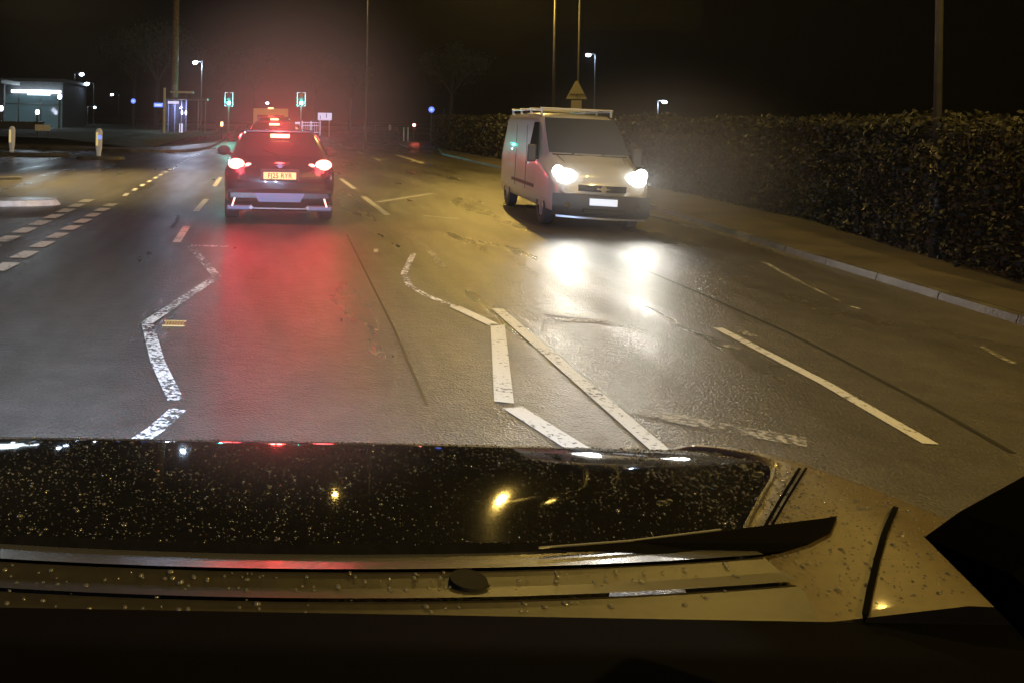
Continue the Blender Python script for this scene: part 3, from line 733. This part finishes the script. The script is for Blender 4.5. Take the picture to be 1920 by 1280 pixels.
# ------------------------------------------------------------------ traffic lights
def signal(px, py, D, label):
    c0 = P(px, py, D); c = empty('traffic_light', (c0.x, D, 0)); tag(c, label, 'traffic light', 'green traffic lights')
    z = c0.z
    MB().cyl((0, .1, 0), (0, .1, z+.7), .06, n=12).build('pole', M['galv'], c)
    MB().box(-.19, .19, 0, .16, z-.30, z+.62, .03).build('signal_head', M['black'], c)
    f = MB(); f.box(-.29, .29, .165, .18, z-.34, z+.66); f.build('backing_board', M['black'], c)
    e = MB(); 
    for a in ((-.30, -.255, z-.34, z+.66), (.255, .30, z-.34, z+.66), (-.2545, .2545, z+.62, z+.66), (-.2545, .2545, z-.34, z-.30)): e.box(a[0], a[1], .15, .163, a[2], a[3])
    e.build('board_border', M['white_glow'], c)
    for k, m_ in ((.46, 'lens_red'), (.18, 'darkmetal'), (-.1, 'green')):
        MB().cyl((0, -.012, z+k), (0, .0, z+k), .13, n=20).build('lens', M[m_], c)
        hd = MB(); hd.grid([[(.125*math.cos(a_), yy, z+k+.125*math.sin(a_)) for a_ in [R(t) for t in range(-10, 191, 20)]] for yy in (0, -.12)]); hd.build('hood', M['black'], c)
    lamp('POINT', 'green_glow', (0, -.3, z-.1), 170, (.03, 1, .85), .1, parent=c)
    return c
signal(429, 191, 60, 'green traffic light on the left, between the bus shelter and the queue')
signal(565, 191, 60, 'green traffic light on the right, above the white railing')
for px, py, D, col, lab, m_ in ((416, 233, 58, None, 'small lit orange push-button box left of the queue', 'amber'),):
    q = P(px, py, D); c = empty('push_button_post', (q.x, D, 0)); tag(c, lab, 'signal post')
    MB().cyl((0, 0, 0), (0, 0, q.z+.25), .05, n=10).build('post', M['darkmetal'], c); MB().box(-.08, .08, -.12, -.05, q.z-.15, q.z+.15, .01).build('lit_box', M[m_], c)
q = P(776, 235, 66); c = empty('traffic_light', (q.x, 66, 0)); tag(c, 'red signal on a short dark post by the far railing', 'traffic light')
MB().cyl((0, 0, 0), (0, 0, q.z+.3), .06, n=10).build('pole', M['darkmetal'], c); MB().box(-.14, .14, -.12, .02, q.z-.5, q.z+.2, .02).build('signal_head', M['black'], c)
MB().cyl((0, -.13, q.z), (0, -.12, q.z), .12, n=16).build('lens', M['redsig'], c)
lamp('POINT', 'red_glow', (0, -.3, q.z), 18, (1, .1, .05), .08, parent=c)

# ------------------------------------------------------------------ signs, bollards
def disc_sign(px, py, D, r, label, base=0.0):
    q = P(px, py, D); c = empty('round_sign', (q.x, D, base)); tag(c, label, 'sign')
    z = q.z-base
    MB().cyl((0, .03, 0), (0, .03, z), .035, n=10).build('post', M['galv'], c)
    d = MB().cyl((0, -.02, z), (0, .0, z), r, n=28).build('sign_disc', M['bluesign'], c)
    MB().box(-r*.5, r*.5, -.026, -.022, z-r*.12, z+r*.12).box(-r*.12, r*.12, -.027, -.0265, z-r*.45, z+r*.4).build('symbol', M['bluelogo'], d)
disc_sign(250, 190, 82, .24, 'small blue disc sign on a thin post on the dark left verge', .4)
disc_sign(809, 206, 64, .22, 'blue disc sign on a post at the end of the right verge', .1)
q = P(297, 197, 55); c = empty('bus_stop_flag', (P(308, 197, 55).x, 55, .1)); tag(c, 'tall pale bus stop post with a blue lit flag pointing left', 'bus stop')
zt = P(308, 165, 55).z-.1
MB().cyl((0, 0, 0), (0, 0, zt), .09, .08, 14).build('post', M['whitepost'], c)
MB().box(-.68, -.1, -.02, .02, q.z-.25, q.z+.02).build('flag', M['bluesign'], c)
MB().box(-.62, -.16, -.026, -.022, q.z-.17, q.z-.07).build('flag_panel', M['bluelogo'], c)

def bollard(px, ptop, pbot, D, label, blue):
    b0 = P(px, pbot, D); t0 = P(px, ptop, D); h = t0.z-.11; c = empty('traffic_bollard', (b0.x, D, .11)); tag(c, label, 'bollard', 'lit traffic island bollards')
    mb = MB(); rings = []
    for z, r in ((0, .08), (.12, .09), (h*.3, .125), (h*.85, .135), (h*.95, .11), (h, .05)):
        rings.append([(r*math.cos(2*math.pi*i/16), .6*r*math.sin(2*math.pi*i/16), z) for i in range(16)])
    vs = mb.grid(rings, close=True); mb.bm.faces.new(vs[-1]); mb.build('shell', M['bollard_w'], c, smooth=True)
    MB().box(-.10, -.02, -.092, -.08, h*.38, h*.86, .004).build('front_panel', M['bollard_y'], c)
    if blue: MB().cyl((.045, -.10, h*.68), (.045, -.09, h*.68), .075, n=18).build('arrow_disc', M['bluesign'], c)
bollard(22, 237, 289, 34.2, 'pale lit bollard on the island at the far left', False)
bollard(185, 241, 295, 32.3, 'lit bollard with yellow panel and blue disc on the small island', True)
q = P(80, 240, 46); c = empty('street_name_sign', (q.x, 46, .3)); tag(c, 'low white street name plate on two short posts in the verge', 'sign')
z = q.z-.3
MB().box(-.42, .42, -.02, .01, z-.17, z+.17, .005).build('name_plate', M['whitepost'], c)
for x in (-.3, .3): MB().box(x-.03, x+.03, .015, .06, 0, z+.1).build('post', M['darkmetal'], c)

# ------------------------------------------------------------------ bus shelter and timber pole
sh = empty('bus_shelter', (P(345, 258, 58).x, 58, .1)); tag(sh, 'glazed bus shelter with flat roof and lit blue-white panels beside the road', 'bus shelter')
MB().box(-1.35, 1.6, -.7, .9, 2.72, 2.86, .03).build('roof', M['galv'], sh)
MB().box(-.95, .6, -.5, .6, 3.2, 3.32, .02).build('upper_board', M['whitepost'], sh)
for x in (-.85, -.4, 0.1, .5): MB().box(x-.03, x+.03, -.03, .03, 2.86, 3.2).build('roof_bracket', M['galv'], sh)
for x in (-1.2, -.75, -.3, .05, .9, 1.4):
    MB().box(x-.035, x+.035, .8, .86, 0, 2.72).build('post', M['bluepost'] if x < .5 else M['galv'], sh)
for x in (-1.2, -.2): MB().box(x-.03, x+.03, -.6, -.54, 0, 2.72).build('post', M['bluepost'], sh)
gm = mat('shelter_glass', (.05, .06, .1), .05, alpha=.35)
for x0, x1 in ((-1.16, -.79), (-.71, -.34), (-.26, .01)): MB().box(x0, x1, .82, .83, .3, 2.6).build('glass_pane', gm, sh)
MB().box(-1.1, -.35, -.55, -.5, 2.45, 2.62).build('lit_header', M['white_glow'], sh)
MB().box(-.3, -.06, -.5, -.42, .2, 1.1, .01).build('timetable_case', M['white_glow'], sh)
MB().box(-.1, .75, .4, .7, .5, .56, .01).build('bench', M['galv'], sh)
for x in (.0, .28): MB().sph((x-.2, .2, 1.85), .055, (1, 1, 2.4), 10, 8).build('lamp', M['lit'], sh)
lamp('POINT', 'shelter_light', (-.4, 0, 2.2), 140, (.6, .65, 1), .1, parent=sh)
tp = empty('telegraph_pole', (P(328, 160, 61).x, 61, .1)); tag(tp, 'thick rough timber pole rising above the bus shelter', 'pole')
MB().cyl((0, 0, 0), (0, 0, 12.5), .26, .2, 14).build('pole', M['wood'], tp, smooth=True)
st_ = MB()
for k in range(10): st_.cyl((-.3 if k % 2 else .3, 0, 6+k*.5), (0, 0, 6+k*.5), .025, n=6)
st_.build('climbing_step', M['galv'], tp)

# ------------------------------------------------------------------ lit shop at the left
bl = empty('shop_building', (-26.5, 72, .3)); tag(bl, 'low glazed shop with a glowing white fascia light at the far left', 'building')
MB().box(-8, 9.4, .2, 10, 0, 4.1).build('wall', M['wall'], bl)
MB().box(-8.3, 9.7, -.5, 10.2, 4.12, 4.4, .02).build('roof', M['wall'], bl)
for k in range(9):
    x = -7.6+k*1.9; f = MB().box(x, x+1.78, .1, .19, .1, 3.0).build('window', M['shopglass'], bl)
    MB().box(x-.08, x, .02, .18, .05, 3.2).box(x, x+1.78, .05, .09, 2.2, 2.27).build('frame', M['galv'], f)
MB().box(5.1, 9.3, -.3, -.1, 3.18, 3.42, .01).build('light_strip', M['strip'], bl)
MB().box(6.5, 8.4, -.29, -.12, 3.02, 3.17, .01).build('light_strip', M['strip'], bl)
lamp('AREA', 'fascia_glow', (7.2, -.6, 3.1), 110, (.7, .88, 1), 2.0, (7.2, -4, 0), parent=bl)
pc = P(10, 153, 66); c = empty('canopy', (pc.x-1.6, 66, .3)); tag(c, 'grey forecourt canopy on a post in front of the lit shop', 'canopy')
MB().box(-4, 1.9, -2, 3, pc.z-.5, pc.z-.2, .03).build('canopy_roof', M['galv'], c); MB().box(1.1, 1.5, 0, .4, 0, pc.z-.5).build('post', M['wall'], c)
for px, py, D, lab in ((70, 212, 69, 'small bluish lamp standing before the shop glazing'), (2, 205, 64, 'small bluish lamp by the canopy post'), (112, 183, 66, 'white globe lamp on a pale post right of the shop')):
    q = P(px, py, D); c = empty('post_lamp', (q.x, D, .3)); tag(c, lab, 'lamp')
    MB().cyl((0, 0, 0), (0, 0, q.z-.3), .09, n=8).build('post', M['galv'], c); MB().sph((0, 0, q.z-.25), .16, (1, 1, 1.4), 12, 8).build('globe', M['lit'], c, smooth=True)
wl = empty('low_wall', (-26, 60, .3)); tag(wl, 'low pale wall along the verge in front of the shop', 'wall')
MB().box(-8, 10.4, 0, .3, 0, .75).build('brickwork', M['wall'], wl); MB().box(-8.05, 10.45, -.05, .35, .752, .83).build('coping', M['kerb'], wl)

# ------------------------------------------------------------------ railings and board beyond the lights
def rail(a, b, h, label, m, posts, bars, infill=0, name='railing', panel=None):
    a = Vector(a); b = Vector(b); c = empty(name, a); tag(c, label, 'railing'); d = b-a
    for i in range(posts):
        p = d*i/(posts-1); MB().box(p.x-.04, p.x+.04, p.y-.04, p.y+.04, 0, h+.05).build('post', m, c)
    r = MB()
    for z in bars: r.cyl((0, 0, z), (d.x, d.y, z), .025, n=6)
    for i in range(infill):
        p = d*(i+.5)/infill; r.cyl((p.x, p.y, bars[-1]), (p.x, p.y, bars[0]), .012, n=5)
    r.build('rail', m, c); return c
A = P(566, 250, 84); B = P(600, 250, 84)
rail((A.x, 84, 0), (B.x, 84, 0), 1.4, 'white tubular railing below the right green light', M['white_glow'], 3, (1.3, 1.0, .3), 8)
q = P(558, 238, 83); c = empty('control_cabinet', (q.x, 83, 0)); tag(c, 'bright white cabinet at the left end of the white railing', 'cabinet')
MB().box(-.24, .24, 0, .3, 0, 1.25, .02).build('casing', M['white_glow'], c); MB().box(-.27, .27, -.03, .33, 1.255, 1.33, .01).build('lid', M['white_glow'], c); MB().box(-.2, .2, -.012, -.001, .1, 1.15).build('door', M['whitepost'], c)
q = P(609, 219, 82); c = empty('board_sign', (q.x, 82, 0)); tag(c, 'pale lilac board sign on two posts right of the white railing', 'sign')
MB().box(-.68, .68, -.03, .03, q.z-.36, q.z+.36, .01).build('board', M['white_glow'], c)
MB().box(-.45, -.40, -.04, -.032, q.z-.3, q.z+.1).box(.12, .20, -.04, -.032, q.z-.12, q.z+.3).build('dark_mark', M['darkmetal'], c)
for x in (-.5, .45): MB().box(x-.05, x+.05, .035, .12, 0, q.z+.3).build('post', M['whitepost'], c)
A = P(657, 248, 108); B = P(756, 250, 100)
rail((A.x, 108, 0), (B.x, 100, 0), 1.05, 'long grey pedestrian railing on the far side of the junction', M['galv'], 9, (1.0, .1), 46)
for i, (px, lab) in enumerate(((748, 'dark post at the left end of the near railing'), (757, 'pale post standing between the dark posts'), (765, 'pale post just left of the red signal'))):
    q = P(px, 262, 68); c = empty('guard_post', (q.x, 68, 0)); tag(c, lab, 'post', 'posts beside the red signal')
    MB().cyl((0, 0, 0), (0, 0, 1.15), .055, .05, 10).build('shaft', M['darkmetal'] if i == 0 else M['whitepost'], c); MB().sph((0, 0, 1.15), .06, u=10, v=6).build('cap', M['galv'], c)
q = P(731, 240, 95); c = empty('oval_marker', (q.x, 95, 0)); tag(c, 'white oval marker standing against the far railing', 'marker')
MB().cyl((0, .02, 0), (0, .02, q.z), .04, n=8).build('post', M['galv'], c); MB().sph((0, 0, q.z), .3, (.6, .12, 1.25), 16, 10).build('marker_plate', M['whitepost'], c, smooth=True)
kerb([(30, 106), (18, 104), (10, 106), (6.5, 110), (5.5, 125)], name='kerb')

# ------------------------------------------------------------------ hedge
HP = [(7.9, 3), (8.2, 7), (9.0, 11), (9.9, 14), (10.4, 20), (10.7, 30), (10.9, 45), (11.2, 52)]
def hp(t):
    k = t*(len(HP)-1); i = min(int(k), len(HP)-2); f = k-i
    return Vector((HP[i][0]+(HP[i+1][0]-HP[i][0])*f, HP[i][1]+(HP[i+1][1]-HP[i][1])*f, 0)), (Vector(HP[i+1])-Vector(HP[i])).normalized()
def leaf_cloud(name, n, sampler, m, parent=None):
    vs, fs = [], []
    for k in range(n):
        p, s = sampler(); a = Vector((random.gauss(0, 1), random.gauss(0, 1), random.gauss(0, 1))).normalized()
        b_ = a.orthogonal().normalized(); q = Matrix.Rotation(random.random()*6.28, 3, a); b_ = q @ b_; c_ = a.cross(b_)
        o = len(vs); vs += [p+b_*s, p+c_*s*.55, p-b_*s, p-c_*s*.55]; fs.append((o, o+1, o+2, o+3))
    me = bpy.data.meshes.new(name); me.from_pydata(vs, [], fs); me.materials.append(m)
    o = bpy.data.objects.new(name, me); COL.objects.link(o); o.parent = parent; return o
hd = empty('hedge', (0, 0, 0)); tag(hd, 'long clipped brown-green hedge along the right pavement', 'hedge')
def hprof(p, t):     # top height and half width at a place
    h = 1.66+.12*noise.noise(Vector((p.x*.9, p.y*.9, 1)))+.05*noise.noise(Vector((p.x*4, p.y*4, 1)))
    return h, .55+.14*noise.noise(Vector((p.x*.8, p.y*.8, 7)))
def s_hedge():
    t = random.random()**1.6; p, d = hp(t); nx = Vector((-d.y, d.x, 0)); h, wd_ = hprof(p, t)
    h += .0035*(p.y-8)
    s = .022+.0016*p.y
    if random.random() < .66:
        z = random.random()**.85*h; bulge = .12*noise.noise(Vector((p.y*1.3, z*2.2, 3)))+.05*noise.noise(Vector((p.y*5, z*6, 3)))
        q = p + nx*(wd_+bulge-.16*max(0, z/h-.75)/.25-random.random()**2*.15)
    else:
        q = p + nx*random.uniform(-1, 1)*wd_; z = h+random.gauss(0, .045)-.1*abs((q-p).length/wd_)**2
    return Vector((q.x, q.y, z+.12)), s*random.uniform(.7, 1.3)
leaf_cloud('foliage', 60000, s_hedge, M['hleaf'], hd)
mb = MB(); rows = []
for k in range(61):
    t = k/60; p, d = hp(t); nx = Vector((-d.y, d.x, 0)); h, wd_ = hprof(p, t); h += .0035*(p.y-8); wd_ -= .12
    rows.append([(p+nx*wd_*.8), (p+nx*wd_+Vector((0, 0, h*.5))), (p+nx*wd_*.7+Vector((0, 0, h))), (p-nx*wd_*.7+Vector((0, 0, h))), (p-nx*wd_)])
mb.grid(rows); mb.build('inner_twigs', M['hcore'], hd, smooth=True)

# ------------------------------------------------------------------ trees in the dark
def tree(loc, h, label, seed, group='dark trees beyond the junction'):
    rnd = random.Random(seed); c = empty('tree', loc); tag(c, label, 'tree', group)
    tr = MB(); tips = []
    tr.cyl((0, 0, 0), (.1, 0, h*.45), .26, .16, 10)
    def br(a, d, L, r, k):
        b_ = a+d*L; tr.cyl(a, b_, r, r*.6, 6); tips.append(b_)
        if k: 
            for _ in range(3): br(b_, (d+Vector((rnd.uniform(-.8, .8), rnd.uniform(-.8, .8), rnd.uniform(-.1, .5)))).normalized(), L*.72, r*.6, k-1)
    for _ in range(5): br(Vector((.1, 0, h*.42)), Vector((rnd.uniform(-.7, .7), rnd.uniform(-.7, .7), 1)).normalized(), h*.2, .12, 2)
    tr.build('trunk', M['bark'], c, smooth=True)
    def smp():
        p = rnd.choice(tips); return p+Vector((rnd.gauss(0, .5), rnd.gauss(0, .5), rnd.gauss(0, .45))), rnd.uniform(.09, .17)
    leaf_cloud('crown', 3200, smp, M['leaf'], c)
for i, (x, y, h, lab) in enumerate(((-9.5, 76, 11, 'dark tree just left of the bus shelter'), (-14, 92, 12, 'dark tree behind the two white street lamps'), (-5.2, 100, 11, 'dark tree behind the left green light'),
                                    (-1, 125, 13, 'dark tree beyond the head of the queue'), (7.5, 118, 12, 'dark tree behind the board sign'), (13, 122, 11, 'dark tree behind the far railing'),
                                    (19, 84, 10, 'dark tree behind the blue disc sign'))):
    tree((x, y, .1), h, lab, 11+i)

# ------------------------------------------------------------------ mist and vapour, added for the glow round lamps
mb = MB(); mb.box(-310, 310, -25, 430, -1.1, 15); hz = mb.build('haze', M['black']); tag(hz, kind='stuff')
hm = bpy.data.materials.new('mist'); hm.use_nodes = True; n = hm.node_tree; n.nodes.remove(n.nodes['Principled BSDF'])
pvn = n.nodes.new('ShaderNodeVolumePrincipled'); pvn.inputs['Density'].default_value = HAZE; pvn.inputs['Color'].default_value = (.9, .92, .95, 1); pvn.inputs['Anisotropy'].default_value = .45
n.links.new(pvn.outputs[0], n.nodes['Material Output'].inputs['Volume']); hz.data.materials[0] = hm

def puff(name, c, rad, dens, label, an=0):
    """a soft-edged body of vapour, added to imitate lamp glow"""
    mb = MB(); mb.sph((0, 0, 0), 1, u=24, v=14); o = mb.build(name, M['black']); o.location = c; o.scale = rad; tag(o, label, name.replace('_', ' '), kind='stuff')
    m = bpy.data.materials.new(name); m.use_nodes = True; n = m.node_tree; L = n.links.new; n.nodes.remove(n.nodes['Principled BSDF'])
    v_ = n.nodes.new('ShaderNodeVolumePrincipled'); v_.inputs['Color'].default_value = (.95, .95, .97, 1); v_.inputs['Anisotropy'].default_value = an
    tc = n.nodes.new('ShaderNodeTexCoord'); ln = n.nodes.new('ShaderNodeVectorMath'); ln.operation = 'LENGTH'; L(tc.outputs['Object'], ln.inputs[0])
    r = n.nodes.new('ShaderNodeMapRange'); r.interpolation_type = 'SMOOTHERSTEP'; r.inputs[1].default_value = 1; r.inputs[2].default_value = .1; r.inputs[3].default_value = 0; r.inputs[4].default_value = dens
    L(ln.outputs['Value'], r.inputs[0]); L(r.outputs[0], v_.inputs['Density']); L(v_.outputs[0], n.nodes['Material Output'].inputs['Volume'])
    o.data.materials[0] = m; return o
puff('brake_glow_vapour', (.35, 12.6, 1.5), (2.8, 3.8, 3.0), .06, 'vapour added to spread the red brake glow round the dark hatchback')  # volume added to imitate the red glow round the brake lights
puff('headlight_glow_vapour', (5.6, 12.0, 1.05), (2.5, 2.6, 1.8), .05, 'vapour added to spread the headlight glow of the oncoming van')  # volume added to imitate the bloom round the van's headlights
S.cycles.volume_step_rate = 3
